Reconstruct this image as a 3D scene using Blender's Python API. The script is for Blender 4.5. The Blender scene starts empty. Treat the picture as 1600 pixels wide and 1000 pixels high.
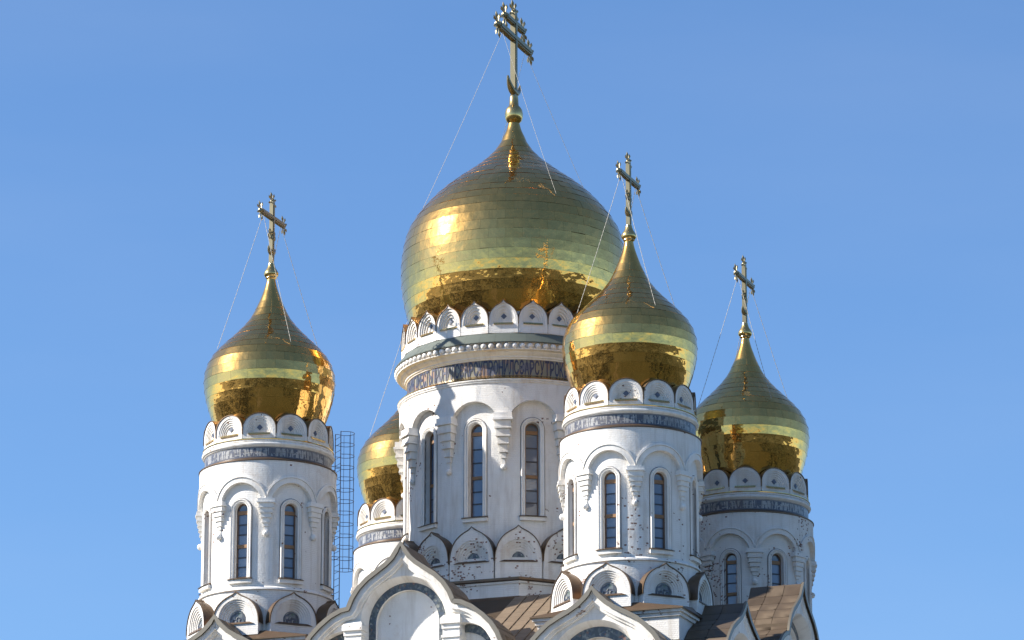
import bpy, bmesh, math, random
import numpy as np
from mathutils import Vector, Matrix
from mathutils.geometry import tessellate_polygon
random.seed(7)
PI = math.pi
R = math.radians
S = 2.7            # metres per layout unit (radius of a corner dome)
EYE = 1.6          # camera height above the ground, metres
sc = bpy.context.scene
COL = sc.collection

# ------------------------------------------------------------------ camera
cam_d = bpy.data.cameras.new('camera')
cam = bpy.data.objects.new('camera', cam_d)
COL.objects.link(cam)
cam_d.sensor_width = 36.0
cam_d.lens = 6718.1 / 1600 * 36.0
cam_d.clip_start = 1.0
cam_d.clip_end = 20000
cam.location = (-0.0304 * S, -65.1 * S, EYE)
cam.rotation_euler = (PI / 2 + 0.27272, 0, 0)
sc.camera = cam
# ------------------------------------------------------------------ sky, sun, exposure
SUN_EL, SUN_B = R(33.8), R(5.5)      # elevation; swing towards the camera from straight left
sdir = Vector((-math.cos(SUN_EL) * math.cos(SUN_B), -math.cos(SUN_EL) * math.sin(SUN_B), math.sin(SUN_EL)))
w = bpy.data.worlds.new('World'); sc.world = w; w.use_nodes = True
nt = w.node_tree
sky = nt.nodes.new('ShaderNodeTexSky'); sky.sky_type = 'NISHITA'; sky.sun_disc = False
sky.sun_elevation = SUN_EL
sky.sun_rotation = math.atan2(sdir.x, sdir.y)
sky.altitude = 100; sky.air_density = 1.0; sky.dust_density = 0.2; sky.ozone_density = 8.0
bg = nt.nodes['Background']; bg.inputs['Strength'].default_value = 0.094
tc = nt.nodes.new('ShaderNodeTexCoord'); mpw = nt.nodes.new('ShaderNodeMapping')
mpw.inputs['Scale'].default_value = (2.2, 2.2, 9.0); mpw.inputs['Rotation'].default_value = (0, 0.25, 0)
nt.links.new(tc.outputs['Generated'], mpw.inputs[0])
wn = nt.nodes.new('ShaderNodeTexNoise'); wn.inputs['Scale'].default_value = 2.0; wn.inputs['Detail'].default_value = 6
nt.links.new(mpw.outputs[0], wn.inputs['Vector'])
wr = nt.nodes.new('ShaderNodeMapRange'); wr.inputs[1].default_value = 0.42; wr.inputs[2].default_value = 0.75; wr.inputs[4].default_value = 0.06
nt.links.new(wn.outputs[0], wr.inputs[0])
wm_ = nt.nodes.new('ShaderNodeMix'); wm_.data_type = 'RGBA'; wm_.inputs[7].default_value = (4.6, 4.9, 5.3, 1)   # thin high veil
nt.links.new(wr.outputs[0], wm_.inputs[0]); nt.links.new(sky.outputs[0], wm_.inputs[6])
nt.links.new(wm_.outputs[2], bg.inputs[0])
sun_d = bpy.data.lights.new('sun', 'SUN'); sun_d.energy = 5.0; sun_d.angle = R(0.53); sun_d.color = (1, 0.94, 0.85)
sun = bpy.data.objects.new('sun', sun_d); COL.objects.link(sun)
sun.rotation_euler = sdir.to_track_quat('Z', 'Y').to_euler()
sun.location = (-100, -20, 120)
vs = sc.view_settings
vs.view_transform = 'Standard'; vs.look = 'None'; vs.gamma = 1; vs.exposure = 0.95; vs.use_curve_mapping = False
sc.cycles.use_denoising = True
sc.cycles.max_bounces = 8
sc.cycles.sample_clamp_indirect = 20

# ------------------------------------------------------------------ material helpers
def new_mat(name):
    m = bpy.data.materials.new(name); m.use_nodes = True
    n = m.node_tree
    return m, n, n.nodes['Principled BSDF'], n.nodes['Material Output']
def node(n, t, **k):
    x = n.nodes.new(t)
    for a, b in k.items():
        if a in x.inputs.keys() if isinstance(a, str) else False:
            x.inputs[a].default_value = b
        else:
            setattr(x, a, b)
    return x
def inp(x, **k):
    for a, b in k.items(): x.inputs[a.replace('_', ' ')].default_value = b
def ramp(n, fac, stops, interp='LINEAR'):
    r = n.nodes.new('ShaderNodeValToRGB'); e = r.color_ramp.elements; r.color_ramp.interpolation = interp
    while len(e) < len(stops): e.new(0.5)
    for i, (p, c) in enumerate(stops):
        e[i].position = p; e[i].color = (*c, 1) if len(c) == 3 else c
    n.links.new(fac, r.inputs[0]); return r.outputs[0]
def mix(n, fac, a, b, mode='MIX'):
    x = n.nodes.new('ShaderNodeMix'); x.data_type = 'RGBA'; x.blend_type = mode
    for s, v in ((0, fac), (6, a), (7, b)):
        if hasattr(v, 'links'): n.links.new(v, x.inputs[s])
        else: x.inputs[s].default_value = v if s == 0 else ((*v, 1) if len(v) == 3 else v)
    return x.outputs[2]
def math_(n, op, a, b=0.0, c=None):
    x = n.nodes.new('ShaderNodeMath'); x.operation = op
    for i, v in enumerate((a, b) if c is None else (a, b, c)):
        if hasattr(v, 'links'): n.links.new(v, x.inputs[i])
        else: x.inputs[i].default_value = v
    return x.outputs[0]
def noise(n, scale, detail=3.0, vec=None, rough=0.55):
    x = n.nodes.new('ShaderNodeTexNoise'); x.inputs['Scale'].default_value = scale
    x.inputs['Detail'].default_value = detail; x.inputs['Roughness'].default_value = rough
    if vec is not None: n.links.new(vec, x.inputs['Vector'])
    return x.outputs[0]
def bump(n, h, strength, dist, nrm=None):
    b = n.nodes.new('ShaderNodeBump'); b.inputs['Strength'].default_value = strength; b.inputs['Distance'].default_value = dist
    n.links.new(h, b.inputs['Height'])
    if nrm is not None: n.links.new(nrm, b.inputs['Normal'])
    return b.outputs[0]

def whitewash(name, tint=(0.86, 0.84, 0.805), wear=0.0, bricks=0.6):
    m, n, b, o = new_mat(name)
    geo = n.nodes.new('ShaderNodeNewGeometry'); uv = n.nodes.new('ShaderNodeUVMap')
    pos = geo.outputs['Position']
    br = n.nodes.new('ShaderNodeTexBrick'); n.links.new(uv.outputs[0], br.inputs['Vector'])
    inp(br, Scale=1.0, Mortar_Size=0.008, Mortar_Smooth=0.3, Bias=0.0, Brick_Width=0.105, Row_Height=0.078,
        Color1=(0, 0, 0, 1), Color2=(1, 1, 1, 1), Mortar=(0.45, 0.45, 0.45, 1))
    patch = noise(n, 0.55, 4, pos, 0.65)                 # where the wash has come off
    big = noise(n, 0.17, 2, pos)
    gate = math_(n, 'ADD', math_(n, 'MULTIPLY', patch, 0.8), math_(n, 'MULTIPLY', big, 0.45))
    thr = math_(n, 'ADD', math_(n, 'MULTIPLY', math_(n, 'SUBTRACT', gate, 0.665), 2.6), wear)
    bare = math_(n, 'GREATER_THAN', br.outputs['Color'], math_(n, 'SUBTRACT', 1.0, thr))
    fine = noise(n, 7.0, 3, pos)
    bare = math_(n, 'MULTIPLY', bare, math_(n, 'GREATER_THAN', fine, 0.47))
    tone = noise(n, 1.1, 5, pos, 0.6)
    drip = n.nodes.new('ShaderNodeMapping'); drip.inputs['Scale'].default_value = (2.2, 0.22, 1); n.links.new(uv.outputs[0], drip.inputs[0])
    streak = noise(n, 1.0, 4, drip.outputs[0], 0.65)
    c0 = mix(n, ramp(n, tone, [(0.35, (0, 0, 0)), (0.7, (1, 1, 1))]), tint, tuple(v * f for v, f in zip(tint, (0.90, 0.885, 0.86))))
    c0 = mix(n, ramp(n, streak, [(0.50, (0, 0, 0)), (0.80, (0.75, 0.75, 0.75))]), c0, (0.50, 0.44, 0.37))
    rust = noise(n, 0.75, 7, pos, 0.72)                  # rusty, patchy staining of the wash
    c0 = mix(n, ramp(n, rust, [(0.56, (0, 0, 0)), (0.74, (0.55, 0.55, 0.55))]), c0, (0.56, 0.43, 0.33))
    bc = mix(n, noise(n, 3.0, 2, pos), (0.09, 0.072, 0.064), (0.40, 0.21, 0.15))
    n.links.new(mix(n, bare, c0, bc), b.inputs['Base Color'])
    inp(b, Roughness=0.85)
    b.inputs['Specular IOR Level'].default_value = 0.25
    hb = math_(n, 'SUBTRACT', math_(n, 'MULTIPLY', br.outputs['Fac'], -bricks), math_(n, 'MULTIPLY', bare, 1.2))
    hb = math_(n, 'ADD', hb, math_(n, 'MULTIPLY', noise(n, 14.0, 3, pos), 0.7))
    n.links.new(bump(n, hb, 0.9, 0.018), b.inputs['Normal'])
    return m

def gold(name, tone=(0.83, 0.48, 0.135), r1=0.04, r2=0.38, f2=0.15, wave=1.0):
    m, n, b, o = new_mat(name)
    geo = n.nodes.new('ShaderNodeNewGeometry'); oi = n.nodes.new('ShaderNodeObjectInfo'); pos = geo.outputs['Position']
    v = math_(n, 'MULTIPLY_ADD', oi.outputs['Random'], 0.08, 0.92)
    g = math_(n, 'MULTIPLY_ADD', noise(n, 2.5, 4, pos), 0.2, 0.90)
    col = mix(n, 1.0, mix(n, oi.outputs['Random'], tone, tuple(x * y for x, y in zip(tone, (0.94, 0.98, 1.05)))), (1, 1, 1), 'MULTIPLY')
    vm = n.nodes.new('ShaderNodeVectorMath'); vm.operation = 'SCALE'
    n.links.new(col, vm.inputs[0]); n.links.new(math_(n, 'MULTIPLY', v, g), vm.inputs['Scale'])
    b2 = n.nodes.new('ShaderNodeBsdfPrincipled')
    h = math_(n, 'ADD', noise(n, 0.9, 2, pos), math_(n, 'MULTIPLY', noise(n, 3.0, 2, pos), 0.26))
    nb = bump(n, h, 1.0, 0.045 * wave)
    for x, rr in ((b, r1), (b2, r2)):
        n.links.new(vm.outputs[0], x.inputs['Base Color']); inp(x, Metallic=1.0, Roughness=rr)
        n.links.new(nb, x.inputs['Normal'])
    ms = n.nodes.new('ShaderNodeMixShader'); ms.inputs[0].default_value = f2
    n.links.new(b.outputs[0], ms.inputs[1]); n.links.new(b2.outputs[0], ms.inputs[2]); n.links.new(ms.outputs[0], o.inputs[0])
    return m

def metal_roof(name, c1=(0.20, 0.135, 0.07), c2=(0.33, 0.23, 0.12), rough=0.42, metallic=0.75):
    m, n, b, o = new_mat(name)
    geo = n.nodes.new('ShaderNodeNewGeometry'); oi = n.nodes.new('ShaderNodeObjectInfo'); pos = geo.outputs['Position']
    f = math_(n, 'ADD', math_(n, 'MULTIPLY', noise(n, 1.3, 5, pos, 0.65), 0.8), math_(n, 'MULTIPLY_ADD', oi.outputs['Random'], 0.3, -0.05))
    n.links.new(mix(n, f, c1, c2), b.inputs['Base Color'])
    inp(b, Metallic=metallic); 
    n.links.new(math_(n, 'MULTIPLY_ADD', noise(n, 3.0, 3, pos), 0.12, rough - 0.06), b.inputs['Roughness'])
    n.links.new(bump(n, noise(n, 2.2, 3, pos), 0.5, 0.008), b.inputs['Normal'])
    return m

def mosaic(name, stops, scale=(7, 9), rough=0.35):
    """glazed tile band: little tesserae in a repeating scroll of blues, greys and ochre"""
    m, n, b, o = new_mat(name)
    uv = n.nodes.new('ShaderNodeUVMap')
    mp = n.nodes.new('ShaderNodeMapping'); mp.inputs['Scale'].default_value = (*scale, 1); n.links.new(uv.outputs[0], mp.inputs[0])
    vo = n.nodes.new('ShaderNodeTexVoronoi'); vo.inputs['Scale'].default_value = 1.0; vo.inputs['Randomness'].default_value = 0.75
    n.links.new(mp.outputs[0], vo.inputs['Vector'])
    sep = n.nodes.new('ShaderNodeSeparateColor'); n.links.new(vo.outputs['Color'], sep.inputs[0])
    c = ramp(n, sep.outputs[0], stops, 'CONSTANT')
    mp2 = n.nodes.new('ShaderNodeMapping'); mp2.inputs['Scale'].default_value = (scale[0] * .28, scale[1] * .28, 1); n.links.new(uv.outputs[0], mp2.inputs[0])
    c = mix(n, math_(n, 'MULTIPLY', noise(n, 1.0, 2, mp2.outputs[0]), 0.6), c, stops[0][1])
    n.links.new(c, b.inputs['Base Color']); inp(b, Roughness=rough)
    n.links.new(bump(n, vo.outputs['Distance'], 0.4, 0.01), b.inputs['Normal'])
    return m

def plain(name, col, rough=0.5, metallic=0.0, var=0.15, spec=0.5, nscale=3.0):
    m, n, b, o = new_mat(name)
    geo = n.nodes.new('ShaderNodeNewGeometry')
    f = noise(n, nscale, 4, geo.outputs['Position'])
    n.links.new(mix(n, f, tuple(max(0, v * (1 - var)) for v in col), tuple(v * (1 + var) for v in col)), b.inputs['Base Color'])
    inp(b, Roughness=rough, Metallic=metallic); b.inputs['Specular IOR Level'].default_value = spec
    return m

def glass(name):
    m, n, b, o = new_mat(name)
    oi = n.nodes.new('ShaderNodeObjectInfo'); geo = n.nodes.new('ShaderNodeNewGeometry')
    c = mix(n, oi.outputs['Random'], (0.075, 0.105, 0.16), (0.20, 0.25, 0.33))
    n.links.new(c, b.inputs['Base Color']); inp(b, Roughness=0.07, IOR=1.7)
    n.links.new(bump(n, noise(n, 2.0, 2, geo.outputs['Position']), 0.6, 0.01), b.inputs['Normal'])
    return m

M = {}
M['white'] = whitewash('white_lime_wash', wear=-0.045)
M['clean'] = whitewash('clean_lime_wash', wear=-0.17, bricks=0.4)
M['worn'] = whitewash('worn_lime_wash', tint=(0.84, 0.815, 0.775), wear=0.06)
M['stained'] = whitewash('stained_lime_wash', tint=(0.79, 0.765, 0.73), wear=0.13)
M['trim'] = whitewash('white_plaster_trim', tint=(0.86, 0.835, 0.79), wear=-0.13, bricks=0.1)
M['gold'] = gold('gilded_sheet')
M['goldcore'] = gold('gilded_underlay', tone=(0.35, 0.25, 0.09), f2=0.7)
M['goldtrim'] = gold('gilded_trim', tone=(0.75, 0.52, 0.20), r1=0.16, r2=0.45, wave=0.4)
M['crossgold'] = gold('weathered_gilt', tone=(0.34, 0.285, 0.17), r1=0.34, r2=0.55, f2=0.5, wave=0.1)
M['chain'] = plain('chain_metal', (0.40, 0.37, 0.31), 0.6, 0.0)
M['roof'] = metal_roof('brown_roof_sheet', (0.085, 0.060, 0.040), (0.185, 0.132, 0.085), 0.5, 0.4)
M['valley'] = metal_roof('tan_roof_sheet', (0.17, 0.125, 0.085), (0.29, 0.215, 0.145), 0.55, 0.3)
M['roofcore'] = metal_roof('roof_underlay', (0.05, 0.035, 0.02), (0.09, 0.06, 0.035), 0.6, 0.4)
M['cap'] = metal_roof('brown_cap_sheet', (0.11, 0.07, 0.045), (0.20, 0.13, 0.075), 0.42, 0.65)
M['edge'] = metal_roof('grey_roof_edge', (0.17, 0.15, 0.12), (0.26, 0.23, 0.18), 0.45, 0.6)
M['green'] = metal_roof('green_skirt_sheet', (0.085, 0.10, 0.085), (0.13, 0.15, 0.125), 0.55, 0.1)
def frieze(name):
    """blue glazed frieze: a row of pale upright strokes like close lettering, between plain borders, in tiles"""
    m, n, b, o = new_mat(name)
    uv = n.nodes.new('ShaderNodeUVMap'); sp = n.nodes.new('ShaderNodeSeparateXYZ'); n.links.new(uv.outputs[0], sp.inputs[0])
    def stroke(su, sv, off):
        mp = n.nodes.new('ShaderNodeMapping'); mp.inputs['Scale'].default_value = (su, sv, 1); mp.inputs['Location'].default_value = (off, off, 0)
        n.links.new(uv.outputs[0], mp.inputs[0]); return noise(n, 1.0, 1, mp.outputs[0])
    st = math_(n, 'GREATER_THAN', stroke(11, 2.0, 3), 0.51)
    cr = math_(n, 'GREATER_THAN', stroke(6, 9, 7), 0.60)
    v = sp.outputs[1]
    mask = math_(n, 'MULTIPLY', math_(n, 'GREATER_THAN', v, 0.07), math_(n, 'LESS_THAN', v, 0.40))
    edge = math_(n, 'MULTIPLY', math_(n, 'GREATER_THAN', v, 0.425), math_(n, 'LESS_THAN', v, 0.45))
    f = math_(n, 'MAXIMUM', math_(n, 'MULTIPLY', math_(n, 'MAXIMUM', st, math_(n, 'MULTIPLY', cr, 0.8)), mask), edge)
    geo = n.nodes.new('ShaderNodeNewGeometry'); dirt = noise(n, 1.2, 5, geo.outputs['Position'])
    c = mix(n, math_(n, 'MULTIPLY', f, 0.9), (0.070, 0.080, 0.115), (0.37, 0.37, 0.36))
    c = mix(n, ramp(n, dirt, [(.42, (0, 0, 0)), (.75, (.7, .7, .7))]), c, (0.12, 0.105, 0.095))
    br = n.nodes.new('ShaderNodeTexBrick'); br.offset = 0; n.links.new(uv.outputs[0], br.inputs['Vector'])
    inp(br, Scale=1.0, Mortar_Size=0.006, Brick_Width=0.235, Row_Height=0.235)
    c = mix(n, br.outputs['Fac'], c, (0.16, 0.15, 0.14))
    n.links.new(c, b.inputs['Base Color']); inp(b, Roughness=0.35)
    n.links.new(bump(n, math_(n, 'SUBTRACT', f, br.outputs['Fac']), 0.5, 0.008), b.inputs['Normal'])
    return m
M['bluetile'] = frieze('blue_tile_frieze')
M['arcmosaic'] = mosaic('archivolt_mosaic', [(0, (0.065, 0.078, 0.09)), (0.40, (0.13, 0.15, 0.155)), (0.68, (0.07, 0.09, 0.13)), (0.84, (0.26, 0.27, 0.25)), (0.95, (0.25, 0.13, 0.09))], (10, 10))
M['script'] = mosaic('inscription_ground', [(0, (0.25, 0.23, 0.17)), (0.30, (0.31, 0.26, 0.16)), (0.58, (0.30, 0.18, 0.12)), (0.74, (0.23, 0.24, 0.21)), (0.90, (0.13, 0.13, 0.18))], (3.2, 3.0))
M['letter'] = plain('blue_enamel', (0.045, 0.050, 0.090), 0.45, 0, 0.3)
M['letterline'] = plain('pale_enamel', (0.42, 0.42, 0.40), 0.4, 0, 0.2)
M['rosette'] = mosaic('rosette_majolica', [(0, (0.08, 0.09, 0.11)), (0.35, (0.20, 0.23, 0.23)), (0.6, (0.10, 0.12, 0.18)), (0.8, (0.42, 0.42, 0.38)), (0.92, (0.12, 0.19, 0.13))], (9, 9))
M['tile'] = plain('slate_blue_tile', (0.10, 0.12, 0.17), 0.4, 0, 0.3)
M['wood'] = plain('ochre_window_wood', (0.27, 0.15, 0.07), 0.55, 0, 0.3, nscale=6)
M['darkbar'] = plain('dark_glazing_bar', (0.05, 0.05, 0.06), 0.5)
M['frame'] = plain('brown_window_frame', (0.16, 0.10, 0.065), 0.55, 0, 0.3)
M['glass'] = glass('window_glass')
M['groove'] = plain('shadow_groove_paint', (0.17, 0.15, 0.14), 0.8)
M['steel'] = plain('blue_grey_steel', (0.13, 0.16, 0.25), 0.5, 0.4)
M['darkcore'] = plain('dark_interior', (0.03, 0.03, 0.035), 0.7)  # near-black core inside the drums, unlit interior put into its colour

# ------------------------------------------------------------------ mesh builder (layout units in, metres out)
class MB:
    def __init__(s): s.v = []; s.uv = []; s.f = []
    def add(s, pts, faces, uvs=None):
        o = len(s.v); s.v += [tuple(p) for p in pts]
        s.uv += [tuple(q) for q in (uvs if uvs is not None else [(p[0], p[2]) for p in pts])]
        s.f += [tuple(i + o for i in f) for f in faces]
    def grid(s, rows, fr=None, close=False):
        """rows of (u, w, z) points; fr maps them to x, y, z"""
        n = len(rows[0]); pts = []; uvs = []
        for ri, r in enumerate(rows):
            for (u, w_, z) in r:
                pts.append(fr(u, w_, z) if fr else (u, w_, z)); uvs.append((u, z + w_ * .7))
        fs = []
        for i in range(len(rows) - 1):
            for j in range(n - 1 if not close else n):
                a, b = i * n + j, i * n + (j + 1) % n
                fs.append((a, b, b + n, a + n))
        s.add(pts, fs, uvs)
    def box(s, u0, u1, w0, w1, z0, z1, fr, nu=1, top=None):
        """box in frame coords, nu columns; top=(du,dw) shrink of the top face"""
        du, dw = top or (0, 0)
        us = [u0 + (u1 - u0) * i / nu for i in range(nu + 1)]
        ut = [u0 + du + (u1 - u0 - 2 * du) * i / nu for i in range(nu + 1)]
        s.grid([[(u, w1, z0) for u in us], [(u, w1 - dw, z1) for u in ut]], fr)
        s.grid([[(u, w1 - dw, z1) for u in ut], [(u, w0, z1) for u in ut]], fr)
        s.grid([[(u, w0, z0) for u in us], [(u, w1, z0) for u in us]], fr)
        s.grid([[(u0, w0, z0), (u0, w1, z0)], [(u0 + du, w0, z1), (u0 + du, w1 - dw, z1)]], fr)
        s.grid([[(u1, w1, z0), (u1, w0, z0)], [(u1 - du, w1 - dw, z1), (u1 - du, w0, z1)]], fr)
        s.grid([[(u, w0, z1) for u in ut], [(u, w0, z0) for u in us]], fr)
    def lathe(s, prof, n=96, a0=0.0, a1=2 * PI):
        full = abs(a1 - a0 - 2 * PI) < 1e-6
        k = n + 1
        pts = []; uvs = []
        L = 0
        for i, (r, z) in enumerate(prof):
            if i: L += math.hypot(r - prof[i - 1][0], z - prof[i - 1][1])
            rr = max(r for r, _ in prof)
            for j in range(k):
                a = a0 + (a1 - a0) * j / n
                pts.append((r * math.sin(a), -r * math.cos(a), z)); uvs.append((rr * a, L))
        fs = [(i * k + j, i * k + j + 1, (i + 1) * k + j + 1, (i + 1) * k + j) for i in range(len(prof) - 1) for j in range(n)]
        s.add(pts, fs, uvs)
    def tube(s, path, rad, n=6, cap=True):
        """tube of radius rad (number or list) along xyz path"""
        P = [Vector(p) for p in path]; rows = []
        up = Vector((0.13, 0.21, 1)).normalized()
        for i, p in enumerate(P):
            d = (P[min(i + 1, len(P) - 1)] - P[max(i - 1, 0)]).normalized()
            a = d.cross(up)
            if a.length < 1e-3: a = d.cross(Vector((1, 0, 0)))
            a.normalize(); b = d.cross(a); r = rad[i] if isinstance(rad, (list, tuple)) else rad
            rows.append([tuple(p + (a * math.cos(2 * PI * k / n) + b * math.sin(2 * PI * k / n)) * r) for k in range(n)])
        o = len(s.v)
        for r in rows: s.v += r; s.uv += [(q[0], q[2]) for q in r]
        for i in range(len(rows) - 1):
            for k in range(n):
                s.f.append((o + i * n + k, o + i * n + (k + 1) % n, o + (i + 1) * n + (k + 1) % n, o + (i + 1) * n + k))
        if cap:
            s.f.append(tuple(o + k for k in range(n))[::-1]); s.f.append(tuple(o + (len(rows) - 1) * n + k for k in range(n)))
    def poly(s, loops, wv, fr, flip=False):
        """planar polygon with holes, loops of (u, z)"""
        tri = tessellate_polygon([[Vector((u, z, 0)) for u, z in l] for l in loops])
        pts = [q for l in loops for q in l]
        s.add([fr(u, wv, z) for u, z in pts], [t if not flip else t[::-1] for t in tri], [(u, z) for u, z in pts])
    def ball(s, c, r, nu=10, nv=6, sz=1.0):
        rows = []
        o = len(s.v)
        for i in range(nv + 1):
            t = PI * i / nv
            for j in range(nu):
                a = 2 * PI * j / nu
                q = (c[0] + r * math.sin(t) * math.cos(a), c[1] + r * math.sin(t) * math.sin(a), c[2] + r * sz * math.cos(t))
                s.v.append(q); s.uv.append((q[0], q[2]))
        for i in range(nv):
            for j in range(nu):
                s.f.append((o + i * nu + j, o + (i + 1) * nu + j, o + (i + 1) * nu + (j + 1) % nu, o + i * nu + (j + 1) % nu))
    def mesh(s, name, mat, angle=32, recalc=True):
        me = bpy.data.meshes.new(name)
        me.from_pydata([(x * S, y * S, z * S) for x, y, z in s.v], [], s.f)
        uvl = me.uv_layers.new(name='UVMap')
        idx = np.empty(len(me.loops), dtype=np.int32); me.loops.foreach_get('vertex_index', idx)
        uvl.data.foreach_set('uv', (np.array(s.uv, dtype=np.float32) * S)[idx].ravel())
        bm = bmesh.new(); bm.from_mesh(me)
        bmesh.ops.remove_doubles(bm, verts=bm.verts, dist=1e-4)
        bmesh.ops.dissolve_degenerate(bm, edges=bm.edges, dist=1e-5)
        if recalc: bmesh.ops.recalc_face_normals(bm, faces=bm.faces)
        bm.to_mesh(me); bm.free()
        me.materials.append(M[mat] if isinstance(mat, str) else mat)
        me.shade_smooth(); me.set_sharp_from_angle(angle=R(angle))
        return me

ZOFF = {}                             # height of each thing's base, in layout units
def obj(name, me, parent=None, phi=0.0, loc=(0, 0, 0)):
    o = bpy.data.objects.new(name, me); COL.objects.link(o)
    if parent: o.parent = parent
    o.location = (Vector(loc) - Vector((0, 0, ZOFF.get(parent.name, 0.0) if parent else 0.0))) * S
    o.rotation_euler = (0, 0, phi)
    return o
def tag(o, label=None, cat=None, group=None, kind=None):
    for k, v in (('label', label), ('category', cat), ('group', group), ('kind', kind)):
        if v: o[k] = v
    return o
def thing(name, loc_m, label, cat, group=None):
    o = bpy.data.objects.new(name, None); COL.objects.link(o); o.location = loc_m; o.empty_display_size = 0.5
    return tag(o, label, cat, group)
def copy_tree(o, parent=None):
    c = o.copy(); COL.objects.link(c); c.parent = parent
    for ch in o.children: copy_tree(ch, c)
    return c

def cyl(Rr): return lambda u, w_, z: ((Rr + w_) * math.sin(u / Rr), -(Rr + w_) * math.cos(u / Rr), z)
def flat(d): return lambda u, w_, z: (u, -(d + w_), z)

TH = 0.35491                         # the building is turned by this much to the view
PH0 = -TH
nv = np.array([-math.sin(TH), -math.cos(TH)]); tv = np.array([math.cos(TH), -math.sin(TH)])
Z0 = EYE / S                          # layout heights are above the eye; ground is at -Z0

# ------------------------------------------------------------------ outlines
def bez(p0, p1, p2, p3, n):
    return [tuple((1 - t) ** 3 * a + 3 * t * (1 - t) ** 2 * b + 3 * t * t * (1 - t) * c + t ** 3 * d for a, b, c, d in zip(p0, p1, p2, p3)) for t in [i / n for i in range(n + 1)]]
def ogee(hw, zb, h, n=7, point=1.0):
    """keel arch from left foot over the peak to the right foot, list of (u, z)"""
    k = point
    lo, kn = (.36, .50) if k > .7 else (.22, .34)
    zk = .78 if k > .7 else .86
    r = bez((hw, 0), (hw, lo * h), (.84 * hw if k > .7 else .80 * hw, .62 * h if k > .7 else .66 * h), (kn * hw, zk * h), n)
    if .3 < k < .7:
        r = [(hw, 0)] + [(hw * math.cos(a_), h * (.14 + .70 * math.sin(a_))) for a_ in [R(68) * i / n for i in range(n + 1)]]
        r += bez(r[-1], (.236 * hw, .835 * h), (.05 * hw, .89 * h), (0, h), n)[1:]
    elif k > 0.3: r += bez((kn * hw, zk * h), (.56 * kn * hw, (zk + .105 if k > .7 else zk + .055) * h), (.18 * kn * hw, (zk + .12 if k > .7 else .935) * h), (0, h), n)[1:]
    else: r = [(hw * math.cos(a), h * (0.25 + 0.75 * math.sin(a)) if a > 0 else 0) for a in [PI / 2 * i / (2 * n - 1) for i in range(2 * n)]]; 
    if k <= 0.3: r = [(hw, 0)] + [(u, z) for u, z in r if z > 0]
    right = [(u, zb + z) for u, z in r]
    left = [(-u, z) for u, z in right]
    return left + right[::-1][1:]
def arch(a, zb, zs, n=20):
    """round arch with legs: left foot .. right foot"""
    return [(-a, zb)] + [(a * math.cos(PI - PI * i / n), zs + a * math.sin(PI * i / n)) for i in range(n + 1)] + [(a, zb)]
def resample(p, n):
    d = [0]
    for a, b in zip(p, p[1:]): d.append(d[-1] + math.hypot(b[0] - a[0], b[1] - a[1]))
    out = []
    j = 0
    for i in range(n):
        t = d[-1] * i / (n - 1)
        while j < len(d) - 2 and d[j + 1] < t: j += 1
        k = (t - d[j]) / max(1e-9, d[j + 1] - d[j])
        out.append((p[j][0] + (p[j + 1][0] - p[j][0]) * k, p[j][1] + (p[j + 1][1] - p[j][1]) * k))
    return out
def loft(mb, curves, fr):
    """curves: list of ([(u, z)...], w); all with the same number of points"""
    mb.grid([[(u, w_, z) for u, z in c] for c, w_ in curves], fr)
def offset(p, d):
    """offset an open (u, z) path to its left-hand (outer) side"""
    out = []
    for i in range(len(p)):
        a = p[max(0, i - 1)]; b = p[min(len(p) - 1, i + 1)]
        tx, tz = b[0] - a[0], b[1] - a[1]; l = math.hypot(tx, tz) or 1
        out.append((p[i][0] - tz / l * d, p[i][1] + tx / l * d))
    return out

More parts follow.
